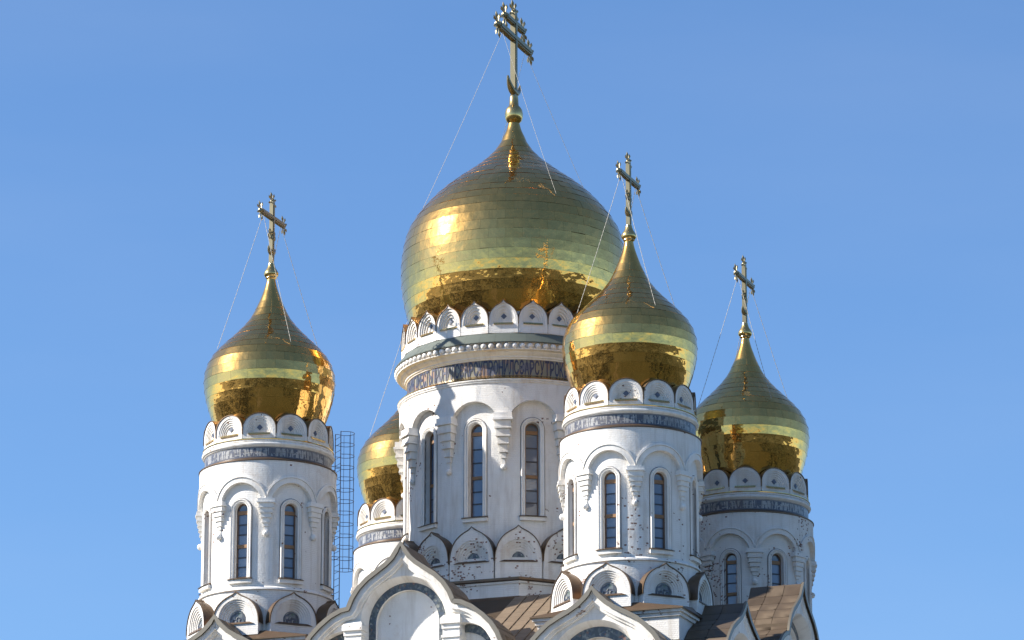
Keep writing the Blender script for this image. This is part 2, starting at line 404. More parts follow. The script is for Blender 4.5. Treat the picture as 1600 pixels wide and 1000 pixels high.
# ------------------------------------------------------------------ pieces of a tower
def bay_wall(mb, Ro, n, ra, zs, zpier, ztop, depth, win, zfoot, phi):
    """one bay of a drum: spandrel layer with a blind arch, set-back wall with a window opening"""
    U = PI / n * Ro
    rot = lambda f: (lambda u, w_, z: rotz(f(u, w_, z), phi))
    fr = rot(cyl(Ro))
    A = [(ra * math.cos(PI - PI * i / 20), zs + ra * math.sin(PI * i / 20)) for i in range(21)]
    mb.grid([[(u, 0, z) for u, z in A], [(u, 0, ztop) for u, z in A]], fr)
    for sgn in (-1, 1):
        us = [sgn * (ra + (U - ra) * i / 2) for i in range(3)]
        mb.grid([[(u, 0, zpier) for u in us], [(u, 0, zs) for u in us], [(u, 0, ztop) for u in us]], fr)
        mb.grid([[(u, 0, zpier) for u in us], [(u, -depth, zpier) for u in us]], fr)
        mb.grid([[(sgn * ra, 0, zpier), (sgn * ra, -depth, zpier)], [(sgn * ra, 0, zs), (sgn * ra, -depth, zs)]], fr)
    mb.grid([[(u, 0, z) for u, z in A], [(u, -depth, z) for u, z in A]], fr)
    Ri = Ro - depth; k = Ri / Ro
    fi = rot(cyl(Ri)); a, zwb, zwt, rev = win
    zc = zwt - a; Ui = U * k; zt = zs + ra + 0.03
    B = [(a * math.cos(PI - PI * i / 14), zc + a * math.sin(PI * i / 14)) for i in range(15)]
    mb.grid([[(u, 0, z) for u, z in B], [(u, 0, zt) for u, z in B]], fi)
    mb.grid([[(u, 0, zfoot) for u, z in B], [(u, 0, zwb) for u, z in B]], fi)
    for sgn in (-1, 1):
        us = [sgn * (a + (Ui - a) * i / 5) for i in range(6)]
        mb.grid([[(u, 0, z) for u in us] for z in (zfoot, zwb, zc, zt)], fi)
        mb.grid([[(sgn * a, 0, zwb), (sgn * a, -rev, zwb)], [(sgn * a, 0, zc), (sgn * a, -rev, zc)]], fi)
    mb.grid([[(u, 0, z) for u, z in B], [(u, -rev, z) for u, z in B]], fi)
    mb.grid([[(-a, 0, zwb), (a, 0, zwb)], [(-a, -rev, zwb), (a, -rev, zwb)]], fi)
def rotz(p, a):
    c, s_ = math.cos(a), math.sin(a)
    return (p[0] * c - p[1] * s_, p[0] * s_ + p[1] * c, p[2])

def window_meshes(Ri, a, zwb, zwt, rev, sr, tag_):
    """surround, sill, frame, panes and bars of one drum window"""
    fr = cyl(Ri); zc = zwt - a; out = []
    mb = MB()
    base = arch(a, zwb, zc, 16)
    P = lambda d: offset(base, d)
    prof = [(0.0, -0.03), (0.0, 0.004), (sr * .28, 0.018), (sr * .50, 0.006), (sr * .52, 0.016), (sr * .80, 0.028), (sr, 0.012), (sr, -0.01)]
    def fixfoot(c): return [(u, max(z, zwb)) if 0 < i < len(c) - 1 else (u, zwb) for i, (u, z) in enumerate(c)]
    loft(mb, [(fixfoot(P(d)), w_) for d, w_ in prof], fr)
    out.append(('window', mb.mesh(tag_ + '_surround', 'trim'), None))
    mb = MB()                                  # thin dark strip round the moulding, a groove's shadow painted on
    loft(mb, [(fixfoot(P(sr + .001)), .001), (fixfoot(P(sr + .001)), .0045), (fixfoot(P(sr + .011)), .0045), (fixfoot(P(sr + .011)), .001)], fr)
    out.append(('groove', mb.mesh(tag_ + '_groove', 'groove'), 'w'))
    mb = MB()
    mb.box(-a - sr * 1.35, a + sr * 1.35, -0.02, 0.075, zwb - 0.028, zwb - 0.002, fr, 4, top=(0, 0.055))
    out.append(('sill', mb.mesh(tag_ + '_sill', 'cap'), 'w'))
    mb = MB()
    mb.box(-a - sr * 1.25, a + sr * 1.25, -0.02, 0.052, zwb - 0.085, zwb - 0.0285, fr, 4)
    out.append(('sill_block', mb.mesh(tag_ + '_sillblock', 'trim'), 'w'))
    mb = MB(); fw = a * .2
    inn = offset(base, -fw)
    inn = [(u, max(z, zwb)) for u, z in inn]
    loft(mb, [(base, -rev + .004), (base, -rev + .03), (inn, -rev + .03), (inn, -rev + .004)], fr)
    mb.box(-a, a, -rev + .004, -rev + .028, zwb + .001, zwb + .03, fr, 2)
    out.append(('frame', mb.mesh(tag_ + '_frame', 'frame'), 'w'))
    H = zwt - zwb
    beams = [(zwt - a * 1.05 - .055, zwt - a * 1.05), (zwb + H * .41, zwb + H * .41 + .05)]
    for i, (z0, z1) in enumerate(beams):
        mb = MB(); mb.box(-a + fw * .98, a - fw * .98, -rev + .004, -rev + .036, z0, z1, fr, 2)
        out.append(('transom', mb.mesh(tag_ + '_transom', 'wood'), 'w'))
    spans = [(zwb + .03, beams[1][0]), (beams[1][1], beams[0][0])]
    for z0, z1 in spans:
        for q in range(3):
            za, zb_ = z0 + (z1 - z0) * q / 3, z0 + (z1 - z0) * (q + 1) / 3
            mb = MB(); tilt = 0
            mb.box(-a + fw, a - fw, -rev, -rev + .012, za + (.008 if q else 0), zb_ - (.008 if q < 2 else 0), fr, 2)
            out.append(('pane', mb.mesh(tag_ + '_pane', 'glass'), 'w'))
            if q:
                mb = MB(); mb.box(-a + fw * .98, a - fw * .98, -rev, -rev + .022, za - .009, za + .009, fr, 2)
                out.append(('glazing_bar', mb.mesh(tag_ + '_bar', 'darkbar'), 'w'))
    mb = MB()
    top = [(u * .80, zc + (z - zc) * .80) for u, z in base if z >= zc - 1e-6]
    z0 = beams[0][1]
    top = [(top[0][0], z0)] + [q for q in top if q[1] > z0] + [(top[-1][0], z0)]
    mb.poly([top], -rev + .012, fr)
    out.append(('pane', mb.mesh(tag_ + '_toppane', 'glass'), 'w'))
    return out
def place(list_, parent, phi):
    w_ = None
    for nm, me, par in list_:
        if par is None: w_ = obj(nm, me, parent, phi)
        else: obj(nm, me, w_)

def bracket_mesh(Ri, hw, ztop, zbot, proj, name):
    fr = cyl(Ri); mb = MB(); h = ztop - zbot
    rows = [(0, .10, 1.12, 1.0), (.105, .15, 1.22, 1.12), (.155, .27, .98, .90), (.275, .31, 1.04, .96), (.315, .43, .84, .76), (.435, .465, .90, .80),
            (.47, .58, .68, .60), (.585, .61, .74, .64), (.615, .74, .50, .42), (.745, .77, .56, .46), (.775, .88, .36, .28), (.885, 1.0, .22, .16)]
    for a, b, k, q in rows:
        mb.box(-hw * k, hw * k, -.02, proj * q, ztop - b * h, ztop - a * h, fr, 2)
    mb.ball(fr(0, .03, zbot - .05), .048, 10, 6)
    mb.box(-.028, .028, -.02, .03, zbot - .02, zbot + .002, fr, 1)
    return mb.mesh(name, 'trim', 30)

def hood_mesh(Ro, ra, zs, w0, t, name, lim):
    """archivolt: brick ring, groove and thin hood mould, clipped where neighbours meet"""
    fr = cyl(Ro); mb = MB(); n = 24
    def ring(r): return [(r * math.cos(PI - PI * i / n), zs + r * math.sin(PI * i / n)) for i in range(n + 1)]
    def clip(c): return [(max(-lim, min(lim, u)), z) for u, z in c]
    pr = [(ra, -.015), (ra, .010), (ra + w0 * .70, .010), (ra + w0 * .70, .002), (ra + w0 * .74, .002), (ra + w0 * .74, .024), (ra + w0, .020), (ra + w0, -.004)]
    loft(mb, [(clip(ring(r)), w_) for r, w_ in pr], fr)
    return mb.mesh(name, 'trim')

def kokoshnik(Rf, hw, zsill, zpeak, zbase, steps, rin, depth, point, back, fr=None, deco='diamond', capw=.012):
    """little keel gable standing on a ring: face, metal cap, sill and tile, as meshes"""
    fr = fr or flat(Rf); h = zpeak - zsill; N = 29
    o = resample(ogee(hw, zsill, h, 9, point), N)
    out = []
    zc = zsill + rin * (.12 if deco == 'diamond' else .55)
    amax = hw * (.84 if deco == 'diamond' else .76)
    hfac = min(1.7 if deco == 'diamond' else 1.05, (h * (.86 if deco == 'diamond' else .80) - (zc - zsill)) / amax)
    curves = [(o, -back), (o, 0)]
    wv = 0.0
    radii = [amax + (rin - amax) * i / steps for i in range(steps + 1)]
    def ar(r): 
        a = [(-r, zsill)] + [(r * math.cos(PI - PI * i / 20), zc + r * hfac * math.sin(PI * i / 20)) for i in range(21)] + [(r, zsill)]
        return resample(a, N)
    for i, r in enumerate(radii):
        curves.append((ar(r), wv)); wv -= depth / (steps + 1); curves.append((ar(r), wv))
    mb = MB(); loft(mb, curves, fr)
    mb.poly([ar(rin)], wv, fr)
    # the strip below the sill
    us = [-hw, -hw / 3, hw / 3, hw]
    mb.grid([[(u, 0, zbase) for u in us], [(u, 0, zsill) for u in us]], fr)
    mb.grid([[(u, 0, zsill) for u in us], [(u, -depth - .01, zsill) for u in us]], fr)
    for sgn in (-1, 1):
        mb.grid([[(sgn * hw, 0, zbase), (sgn * hw, 0, zsill)], [(sgn * hw, -back, zbase), (sgn * hw, -back, zsill)]], fr)
    out.append(('keel_gable', mb, None))
    cap = MB(); oo = offset(o, capw); o2 = offset(o, .0012)
    loft(cap, [(o2, .012), (oo, .012), (oo, -back), (o2, -back)], fr)
    out.append(('metal_cap', cap, 'cap'))
    sill = MB()
    sw = amax * 1.08 if deco != 'diamond' else amax * .80
    sill.box(-sw, sw, -depth, .02, zsill - .012, zsill + .018, fr, 1, top=(sw * .25 if deco != 'diamond' else 0, .02))
    out.append(('sill', sill, 'goldtrim' if deco == 'diamond' else 'cap'))
    d = MB()
    if deco == 'diamond':
        zd = zc + rin * .62 * hfac + .01; q = rin * .42
        for k, ww in ((1.0, .006), (.55, .012)):
            pts = [(0, zd - q * k), (q * k, zd), (0, zd + q * k), (-q * k, zd)]
            d.add([fr(u, wv + ww, z) for u, z in pts] + [fr(u, wv - .01, z) for u, z in pts], [(0, 1, 2, 3)] + [(i, (i + 1) % 4, (i + 1) % 4 + 4, i + 4) for i in range(4)], [(u, z) for u, z in pts] * 2)
        out.append(('tile', d, 'tile'))
    else:
        d.poly([ar(rin * .93)], wv + .005, fr)
        n_ = 14
        def ring(cu, cz, r0, r1, a0, a1):
            A = [a0 + (a1 - a0) * i / n_ for i in range(n_ + 1)]
            loft(d, [([(cu + r * math.cos(a), cz + r * math.sin(a)) for a in A], ww) for r, ww in ((r0, wv + .004), (r0, wv + .014), (r1, wv + .014), (r1, wv + .004))], fr)
        ring(0, zc, rin * .80, rin * .92, 0, PI)
        for cu in (-.40, .40): ring(cu * rin, zsill + rin * .36, rin * .22, rin * .32, 0, 2 * PI)
        ring(0, zsill + rin * .66, rin * .14, rin * .22, 0, 2 * PI)
        out.append(('rosette', d, 'rosette'))
    return out
def kok_meshes(pieces, name, facemat='white'):
    return [(nm, mb.mesh(name + '_' + nm, mt or facemat, 28), mt) for nm, mb, mt in pieces]
def place_kok(meshes, parent, phi):
    k = obj(meshes[0][0], meshes[0][1], parent, phi)
    for nm, me, _ in meshes[1:]: obj(nm, me, k)

def smooth_profile(pts, n):
    """Catmull-Rom through (r, z) knots, then even arc-length samples"""
    P = [pts[0]] + pts + [pts[-1]]; d = []
    for i in range(1, len(P) - 2):
        for k in range(12):
            t = k / 12
            d.append(tuple(.5 * (2 * P[i][j] + (P[i + 1][j] - P[i - 1][j]) * t + (2 * P[i - 1][j] - 5 * P[i][j] + 4 * P[i + 1][j] - P[i + 2][j]) * t * t + (3 * P[i][j] - P[i - 1][j] - 3 * P[i + 1][j] + P[i + 2][j]) * t ** 3) for j in (0, 1)))
    d.append(pts[-1])
    return resample(d, n)

def build_dome(parent, prof, nrow, npan, zneck, keep):
    """onion dome: underlay, neck cone and lapped gilded sheets, row by row"""
    sm = smooth_profile(prof, 90)
    core = MB(); core.lathe([(max(0.001, r - .012), z) for r, z in sm], 96)
    dome = obj('dome', core.mesh('dome_underlay', 'goldcore', 60), parent)
    neck = [q for q in sm if q[1] >= zneck - .05]
    mb = MB(); mb.lathe([(r + .002, z) for r, z in neck], 48); obj('neck_cone', mb.mesh('dome_neck', 'gold', 60), dome)
    body = [q for q in sm if q[1] <= zneck + 1e-6]
    rows = resample(body, nrow + 1)
    cand = []
    for i in range(nrow):
        (r1, z1), (r0, z0) = rows[i], rows[i + 1]        # 1 = upper edge, 0 = lower edge
        rm = (r0 + r1) / 2
        n = max(8, int(round(npan * (0.35 + 0.65 * min(1, rm / max(q[0] for q in rows))) / 2) * 2))
        ha = PI / n * .994; zm = (z0 + z1) / 2; sl = math.hypot(r1 - r0, z1 - z0); k = .006
        mb = MB(); ns = 5
        nrm = ((z1 - z0) / sl, (r0 - r1) / sl)            # outward
        A = [-ha + 2 * ha * j / ns for j in range(ns + 1)]
        f = lambda r, a, z: (r * math.sin(a), -r * math.cos(a), z - zm)
        lp = .0024; e0 = (r0 + nrm[0] * (.002 + lp), z0 + nrm[1] * (.002 + lp)); e1 = (r1 + nrm[0] * .002, z1 + nrm[1] * .002)
        pts = [f(e0[0], a, e0[1]) for a in A] + [f(e1[0], a, e1[1]) for a in A] + [f(r0 - .006, a, z0) for a in A]
        m1 = ns + 1
        fs = [(j, j + 1, m1 + j + 1, m1 + j) for j in range(ns)] + [(2 * m1 + j, 2 * m1 + j + 1, j + 1, j) for j in range(ns)]
        mb.add(pts, fs)
        me = mb.mesh('gilded_sheet', 'gold', 50)
        off = PI / n if i % 2 else 0
        for q in range(n):
            a = off + 2 * PI * q / n
            facing = math.cos(a)
            vis = (sl * 2 * ha * rm) * max(0, facing * nrm[0] * .96 - .27 * nrm[1])
            cand.append((vis if facing > -.25 else -1, me, a, zm, mb))
    cand.sort(key=lambda c: -c[0])
    rng = random.Random(3)
    rest = MB()
    for j, (v, me, a, zm, mb) in enumerate(cand):
        tx, ty = rng.gauss(0, .0014), rng.gauss(0, .0008)
        if j < keep and v > 0:
            o = obj('panel', me, dome, a, (0, 0, zm)); o.rotation_euler = (tx, ty, a)
        else:
            mtx = Matrix.Rotation(a, 3, 'Z') @ Matrix.Rotation(ty, 3, 'Y') @ Matrix.Rotation(tx, 3, 'X')
            vv = [mtx @ Vector(p) for p in mb.v]
            rest.add([(p.x, p.y, p.z + zm) for p in vv], mb.f)
    if rest.v:
        tag(obj('panels', rest.mesh('gilded_sheets_far', 'gold', 50), dome), kind='stuff')
    return dome

def cross_parts(parent, zbase, ztop, pw, bars, zcres, rcres, rings=None):
    """cross on the orb; its bars lie in the plane of the facade axis"""
    fr = lambda u, w_, z: (u, -w_, z)
    mb = MB(); mb.box(-pw, pw, -pw * .8, pw * .8, zbase, ztop, fr)
    mb.box(-pw * .55, pw * .55, -pw * 1.05, pw * 1.05, zbase + .1, ztop - .06, fr)
    phi = PH0 + PI / 2                  # bar axis u -> along the facade normal
    c = obj('cross', mb.mesh('cross_post', 'crossgold', 30), parent, phi)
    def finial(name):
        f = MB(); s_ = pw * 1.30
        f.ball((0, 0, .2 * s_), s_ * .78, 8, 6)
        for a in (-1.9, -1.1, -.42, .42, 1.1, 1.9):
            d = Vector((math.sin(a), 0, math.cos(a)))
            p = [d * s_ * .6, d * s_ * 1.6, d * s_ * 2.0, d * s_ * 2.5, d * s_ * 2.9, d * s_ * 3.4]
            f.tube([tuple(q) for q in p], [s_ * .20, s_ * .15, s_ * .32, s_ * .40, s_ * .22, s_ * .02], 6)
        f.tube([(0, 0, 0), (0, 0, s_ * .9), (0, 0, s_ * 1.3)], [s_ * .5, s_ * .7, s_ * .1], 6)
        return f.mesh(name, 'crossgold', 40)
    fm = finial('finial')
    o = obj('finial', fm, c, 0, (0, 0, ztop))
    for zb_, hl, th in bars:
        b = MB(); b.box(-hl, hl, -th * .8, th * .8, zb_ - th, zb_ + th, fr)
        b.box(-hl * .96, hl * .96, -th * 1.08, th * 1.08, zb_ - th * .5, zb_ + th * .5, fr)
        obj('crossbar', b.mesh('crossbar', 'crossgold', 30), c)
        for sgn in (-1, 1):
            o = obj('finial', fm, c, 0, (sgn * hl, 0, zb_)); o.rotation_euler = (0, sgn * PI / 2, 0)
    b = MB(); n = 16; path = []; rad = []
    for i in range(n + 1):
        a = R(200) + R(140) * i / n
        path.append((rcres * math.cos(a), 0, zcres + rcres + rcres * math.sin(a) * 1.0)); rad.append(pw * (.30 + .95 * math.sin(PI * i / n)))
    b.tube(path, rad, 8); obj('crescent', b.mesh('crescent', 'crossgold', 50), c)
    if rings:
        zr, rr = rings
        for sgn in (-1, 1):
            b = MB()
            for cz, k in ((0, 1), (rr * 1.5, .75)):
                pth = [(sgn * (pw + rr) + rr * k * math.cos(2 * PI * i / 12), 0, zr + cz + rr * k * math.sin(2 * PI * i / 12)) for i in range(13)]
                b.tube(pth, rr * .22, 5, False)
            obj('scroll', b.mesh('scroll', 'crossgold', 50), c)
    return c

def chain(parent, p0, p1, rad):
    P0, P1 = Vector(p0), Vector(p1); L = (P1 - P0).length; n = int(L / (rad * 14)) * 4
    path, rr = [], []
    for i in range(n + 1):
        t = i / n; q = P0.lerp(P1, t); q.z -= .035 * L * 4 * t * (1 - t) * .25
        path.append(tuple(q)); rr.append(rad * (1.05 if i % 4 in (1, 2) else .6))
    mb = MB(); mb.tube(path, rr, 5)
    b = 0
    return obj('guy_chain', mb.mesh('guy_chain', 'chain', 60), parent)

def base_thing(name, xy, zb, label, cat, group=None):
    o = thing(name, (xy[0] * S, xy[1] * S, zb * S + EYE), label, cat, group); ZOFF[o.name] = zb
    return o

# ------------------------------------------------------------------ the setting
gm, gn, gb, go = new_mat('grass_ground')
geo = gn.nodes.new('ShaderNodeNewGeometry'); p_ = geo.outputs['Position']
gc = mix(gn, noise(gn, 0.02, 6, p_), (0.012, 0.018, 0.005), (0.036, 0.037, 0.010))
gc = mix(gn, ramp(gn, noise(gn, 0.6, 5, p_), [(.4, (0, 0, 0)), (.7, (.6, .6, .6))]), gc, (0.042, 0.036, 0.018))
gn.links.new(gc, gb.inputs['Base Color']); inp(gb, Roughness=0.95); M['grass'] = gm
M['paving'] = plain('pale_bounce_paving', (0.55, 0.49, 0.41), 0.85, 0, .2, nscale=.4)  # paled to bounce warm light onto the shaded walls
M['leaf'] = plain('woodland_leaf', (0.011, 0.016, 0.005), 0.8, 0, .45, nscale=.12)
mb = MB(); mb.lathe([(0.001, 0), (40, 0), (3000, 0)], 64)
tag(obj('ground', mb.mesh('ground', 'grass'), None, 0, (0, 0, 0)), kind='structure')
mb = MB(); mb.box(-17, 17, -17, 17, .002, .006, lambda u, w_, z: rotz((u, w_, z), PH0))
tag(obj('bounce_forecourt', mb.mesh('bounce_forecourt', 'paving')), kind='structure')  # unseen square, made this wide to throw warm bounce on the walls
mb = MB(); mb.box(-1.2, 1.2, -75, -17.05, .002, .007, lambda u, w_, z: rotz((u, w_, z), PH0))
M['asphalt'] = plain('dark_asphalt', (0.06, 0.055, 0.05), 0.9, 0, .2, nscale=.4)
tag(obj('path', mb.mesh('path', 'asphalt')), kind='structure')

# ------------------------------------------------------------------ a corner tower (built once, then copied)
def corner_tower(xy, label):
    zb = 12.52
    T = base_thing('domed_tower', xy, zb, label, 'tower', 'four corner towers round the central dome')
    Ro, dep, n8 = 1.035, .06, 8
    Ri = Ro - dep
    a, zwb, zwt, rev = .105, 13.50, 14.64, .10
    mb = MB()
    for k in range(8): bay_wall(mb, Ro, 8, .335, 14.605, 14.66, 15.27, dep, (a, zwb, zwt, rev), 13.36, PH0 + k * PI / 4)
    mb.lathe([(Ro, 15.27), (Ro - .12, 15.275)], 96)
    obj('drum_wall', mb.mesh('drum_wall', 'white'), T)
    mb = MB(); mb.lathe([(Ri - .002, 13.37), (Ri + .02, 13.355), (Ri + .045, 13.335), (Ri + .05, 13.31), (Ri + .02, 13.30), (Ri + .02, 12.70)], 96)
    obj('base_course', mb.mesh('base_course', 'white'), T)
    mb = MB(); mb.lathe([(.80, 15.20), (.80, 13.0)], 32); obj('inner_core', mb.mesh('inner_core', 'darkcore'), T)
    wm = window_meshes(Ri, a, zwb, zwt, rev, .062, 'corner')
    bm_ = bracket_mesh(Ri, .105, 14.685, 14.21, .10, 'corner_bracket')
    hm = hood_mesh(Ro, .335, 14.605, .105, .02, 'corner_hood', PI / 8 * Ro - .002)
    for k in range(8):
        ph = PH0 + k * PI / 4
        place(wm, T, ph); obj('archivolt', hm, T, ph); obj('bracket', bm_, T, ph + PI / 8)
    # cornice
    mb = MB(); mb.lathe([(1.035, 15.272), (1.05, 15.276), (1.05, 15.288), (.96, 15.335)], 96); obj('ledge', mb.mesh('ledge', 'cap'), T)
    mb = MB(); mb.lathe([(.963, 15.325), (.963, 15.50)], 96); obj('tile_frieze', mb.mesh('tile_frieze', 'bluetile'), T)
    mb = MB(); mb.lathe([(.955, 15.495), (.975, 15.498), (.982, 15.51), (1.0, 15.52), (1.008, 15.54), (1.0, 15.56), (.985, 15.563), (.97, 15.575), (.985, 15.585), (.985, 15.605), (.93, 15.612)], 96)
    obj('cornice', mb.mesh('cornice', 'trim'), T)
    mb = MB(); mb.lathe([(.93, 15.610), (.992, 15.6065), (.996, 15.612), (.996, 15.621), (.93, 15.637)], 96); obj('gilt_ledge', mb.mesh('gilt_ledge', 'goldtrim'), T)
    km = kok_meshes(kokoshnik(.95, .246, 15.70, 16.015, 15.63, 4, .11, .055, 0.0, .10), 'upper_corner')
    for k in range(12): place_kok(km, T, PH0 + PI / 12 + k * PI / 6)
    mb = MB(); mb.lathe([(.86, 15.62), (.86, 15.90), (.70, 15.92)], 48); obj('parapet', mb.mesh('parapet', 'trim'), T)
    # dome
    prof = [(.064, 18.37), (.085, 18.27), (.128, 18.137), (.215, 17.916), (.328, 17.705), (.53, 17.475), (.685, 17.325), (.875, 17.113), (.968, 16.931), (1.0, 16.746), (.988, 16.565), (.938, 16.34), (.86, 16.10), (.78, 15.87)]
    build_dome(T, prof, 17, 22, 18.02, 230)
    mb = MB(); mb.lathe([(.001, 18.635), (.046, 18.63), (.052, 18.60), (.066, 18.555), (.092, 18.515), (.112, 18.475), (.114, 18.45), (.104, 18.425), (.086, 18.405), (.088, 18.395), (.066, 18.375), (.058, 18.35)], 32)
    obj('orb', mb.mesh('orb', 'goldtrim', 50), T)
    cross_parts(T, 18.55, 19.62, .036, [(19.36, .43, .036)], 18.80, .13, (19.06, .045))
    nn = (math.sin(PH0), -math.cos(PH0))
    for side in (1, -1):
        for d in (-1, 1):
            ph = PH0 + (0 if side > 0 else PI) + d * PI / 4
            chain(T, (nn[0] * .34 * side, nn[1] * .34 * side, 19.33), (math.sin(ph) * .86, -math.cos(ph) * .86, 17.17), .0048)
    # foot of the tower: keel gables on an octagonal base
    km = kok_meshes(kokoshnik(1.12, .365, 12.78, 13.25, 12.60, 5, .135, .10, 1.0, .16, deco='rosette', capw=.016), 'lower_corner')
    for k in range(8): place_kok(km, T, PH0 + k * PI / 4)
    mb = MB(); mb.lathe([(1.03, 13.0), (1.03, 12.53)], 8, PH0 + PI / 8, PH0 + PI / 8 + 2 * PI); obj('octagon_base', mb.mesh('octagon_base', 'worn'), T)
    return T

C2 = {k: v for k, v in (('RF', nv * 2.9 + tv * 2.9), ('L', nv * 2.9 - tv * 2.9), ('FR', -nv * 2.9 + tv * 2.9), ('BL', -nv * 2.9 - tv * 2.9))}
t_rf = corner_tower(C2['RF'], 'nearest white corner tower with golden dome, overlapping the right side of the great drum')
for key, lab in (('L', 'white corner tower with golden onion dome, leftmost, with the caged ladder on its side'),
                 ('FR', 'rightmost white corner tower with golden dome, grey and stained, set back behind another tower'),
                 ('BL', 'white corner tower mostly hidden behind the left side of the great central drum')):
    c = copy_tree(t_rf); c['label'] = lab; ZOFF[c.name] = 12.52
    c.location = ((C2[key][0] + (.13 if key == 'BL' else 0)) * S, C2[key][1] * S, t_rf.location.z)
    if key == 'FR':                    # this tower is the dirtiest: same shapes, stained wash
        for o in list(c.children) + [q for p in c.children for q in p.children]:
            if o.type == 'MESH' and o.data.materials[0] in (M['white'], M['trim'], M['worn']):
                o.material_slots[0].link = 'OBJECT'; o.material_slots[0].material = M['stained']

# ------------------------------------------------------------------ the central tower
def central_tower():
    zb = 13.33
    T = base_thing('domed_tower', (0, 0), zb, 'broad central white tower with the largest golden onion dome and a lettered frieze', 'tower')
    Ro, dep = 1.79, .10
    Ri = Ro - dep
    a, zwb, zwt, rev = .115, 14.67, 16.13, .13
    mb = MB()
    for k in range(12): bay_wall(mb, Ro, 12, .40, 16.05, 16.15, 16.72, dep, (a, zwb, zwt, rev), 13.80, PH0 + k * PI / 6)
    mb.lathe([(Ro, 16.72), (Ro - .2, 16.725)], 120)
    obj('drum_wall', mb.mesh('great_drum_wall', 'white'), T)
    mb = MB(); mb.lathe([(1.45, 16.7), (1.45, 13.4)], 32); obj('inner_core', mb.mesh('great_core', 'darkcore'), T)
    wm = window_meshes(Ri, a, zwb, zwt, rev, .066, 'great')
    bm_ = bracket_mesh(Ri, .115, 16.24, 15.46, .17, 'great_bracket')
    for k in range(12):
        ph = PH0 + k * PI / 6
        place(wm, T, ph); obj('bracket', bm_, T, ph + PI / 12)
    mb = MB(); mb.lathe([(1.79, 16.715), (1.80, 16.722), (1.808, 16.735), (1.80, 16.745), (1.797, 16.752), (1.815, 16.757), (1.82, 16.77), (1.812, 16.783), (1.70, 16.79)], 120)
    obj('string_course', mb.mesh('string_course', 'trim'), T)
    mb = MB(); mb.lathe([(1.70, 16.787), (1.822, 16.786), (1.824, 16.794), (1.665, 16.872)], 120); obj('gilt_ledge', mb.mesh('great_gilt_ledge', 'goldtrim'), T)
    mb = MB(); mb.lathe([(1.668, 16.86), (1.668, 17.12)], 120); band = obj('inscription_frieze', mb.mesh('inscription_frieze', 'script'), T)
    mb = MB(); mb.lathe([(1.655, 17.113), (1.685, 17.115), (1.69, 17.135), (1.71, 17.14), (1.715, 17.165), (1.74, 17.18), (1.765, 17.20), (1.775, 17.222), (1.80, 17.228), (1.835, 17.236), (1.84, 17.252), (1.80, 17.256), (1.795, 17.335), (1.85, 17.338), (1.60, 17.345)], 120)
    obj('cornice', mb.mesh('great_cornice', 'trim'), T)
    mb = MB(); mb.ball((0, -1.826, 17.294), .047, 12, 8); me = mb.mesh('pearl', 'trim', 60)
    for k in range(96): obj('pearl', me, T, PH0 + 2 * PI * (k + .5) / 96)
    # green sheet skirt in separate sheets
    nS = 48
    mb = MB(); h = PI / nS * .992; A = [-h + 2 * h * j / 3 for j in range(4)]
    f = lambda r, q, z: (r * math.sin(q), -r * math.cos(q), z)
    prof = [(1.80, 17.340), (1.872, 17.341), (1.874, 17.352), (1.752, 17.512)]
    mb.add([f(r, q, z) for r, z in prof for q in A], [(i * 4 + j, i * 4 + j + 1, (i + 1) * 4 + j + 1, (i + 1) * 4 + j) for i in range(3) for j in range(3)])
    me = mb.mesh('skirt_sheet', 'green', 30)
    for k in range(nS): obj('skirt_sheet', me, T, PH0 + 2 * PI * k / nS)
    mb = MB(); mb.lathe([(1.865, 17.344), (1.746, 17.502)], 96); obj('skirt_underlay', mb.mesh('skirt_underlay', 'darkbar'), T)
    mb = MB(); mb.lathe([(1.74, 17.50), (1.74, 17.66), (1.60, 17.665), (1.60, 17.9), (1.4, 17.92)], 96); obj('parapet', mb.mesh('great_parapet', 'white'), T)
    km = kok_meshes(kokoshnik(1.748, .223, 17.665, 18.045, 17.52, 3, .11, .085, 0.5, .13, capw=.010), 'upper_great')
    for k in range(24): place_kok(km, T, PH0 + k * PI / 12)
    # lettering, tall and narrow round the frieze
    txt = 'ПРОНИЛСЄАРСУТРОКЫИВЕЦИПЕЛИШКОВЪМНГДИЕСТЬ'
    meshes = {}
    def glyph(ch):
        if ch in meshes: return meshes[ch]
        cu = bpy.data.curves.new('g', 'FONT'); cu.body = ch; cu.align_x = 'CENTER'; cu.extrude = 0; cu.offset = .022; cu.resolution_u = 2
        to = bpy.data.objects.new('g', cu); COL.objects.link(to)
        dg = bpy.context.evaluated_depsgraph_get(); me0 = to.evaluated_get(dg).to_mesh()
        vs_ = [v.co.copy() for v in me0.vertices]; fs_ = [tuple(p.vertices) for p in me0.polygons]
        to.evaluated_get(dg).to_mesh_clear(); bpy.data.objects.remove(to); bpy.data.curves.remove(cu)
        if not vs_: meshes[ch] = None; return None
        x0, x1 = min(v.x for v in vs_), max(v.x for v in vs_); y0, y1 = min(v.y for v in vs_), max(v.y for v in vs_)
        fr = cyl(1.668); W = .070; Hh = .236; g = MB()
        g.add([fr(((v.x - x0) / (x1 - x0 or 1) - .5) * W, .006, 16.874 + (v.y - y0) / (y1 - y0 or 1) * Hh) for v in vs_], fs_)
        meshes[ch] = g.mesh('letter', 'letter', 60, recalc=False); return meshes[ch]
    i0 = txt.index('П'); nL = 132
    for k in range(nL):
        me = glyph(txt[k % len(txt)])
        if me: obj('letter', me, band, PH0 + R(8) + 2 * PI * (k - 1) / nL)
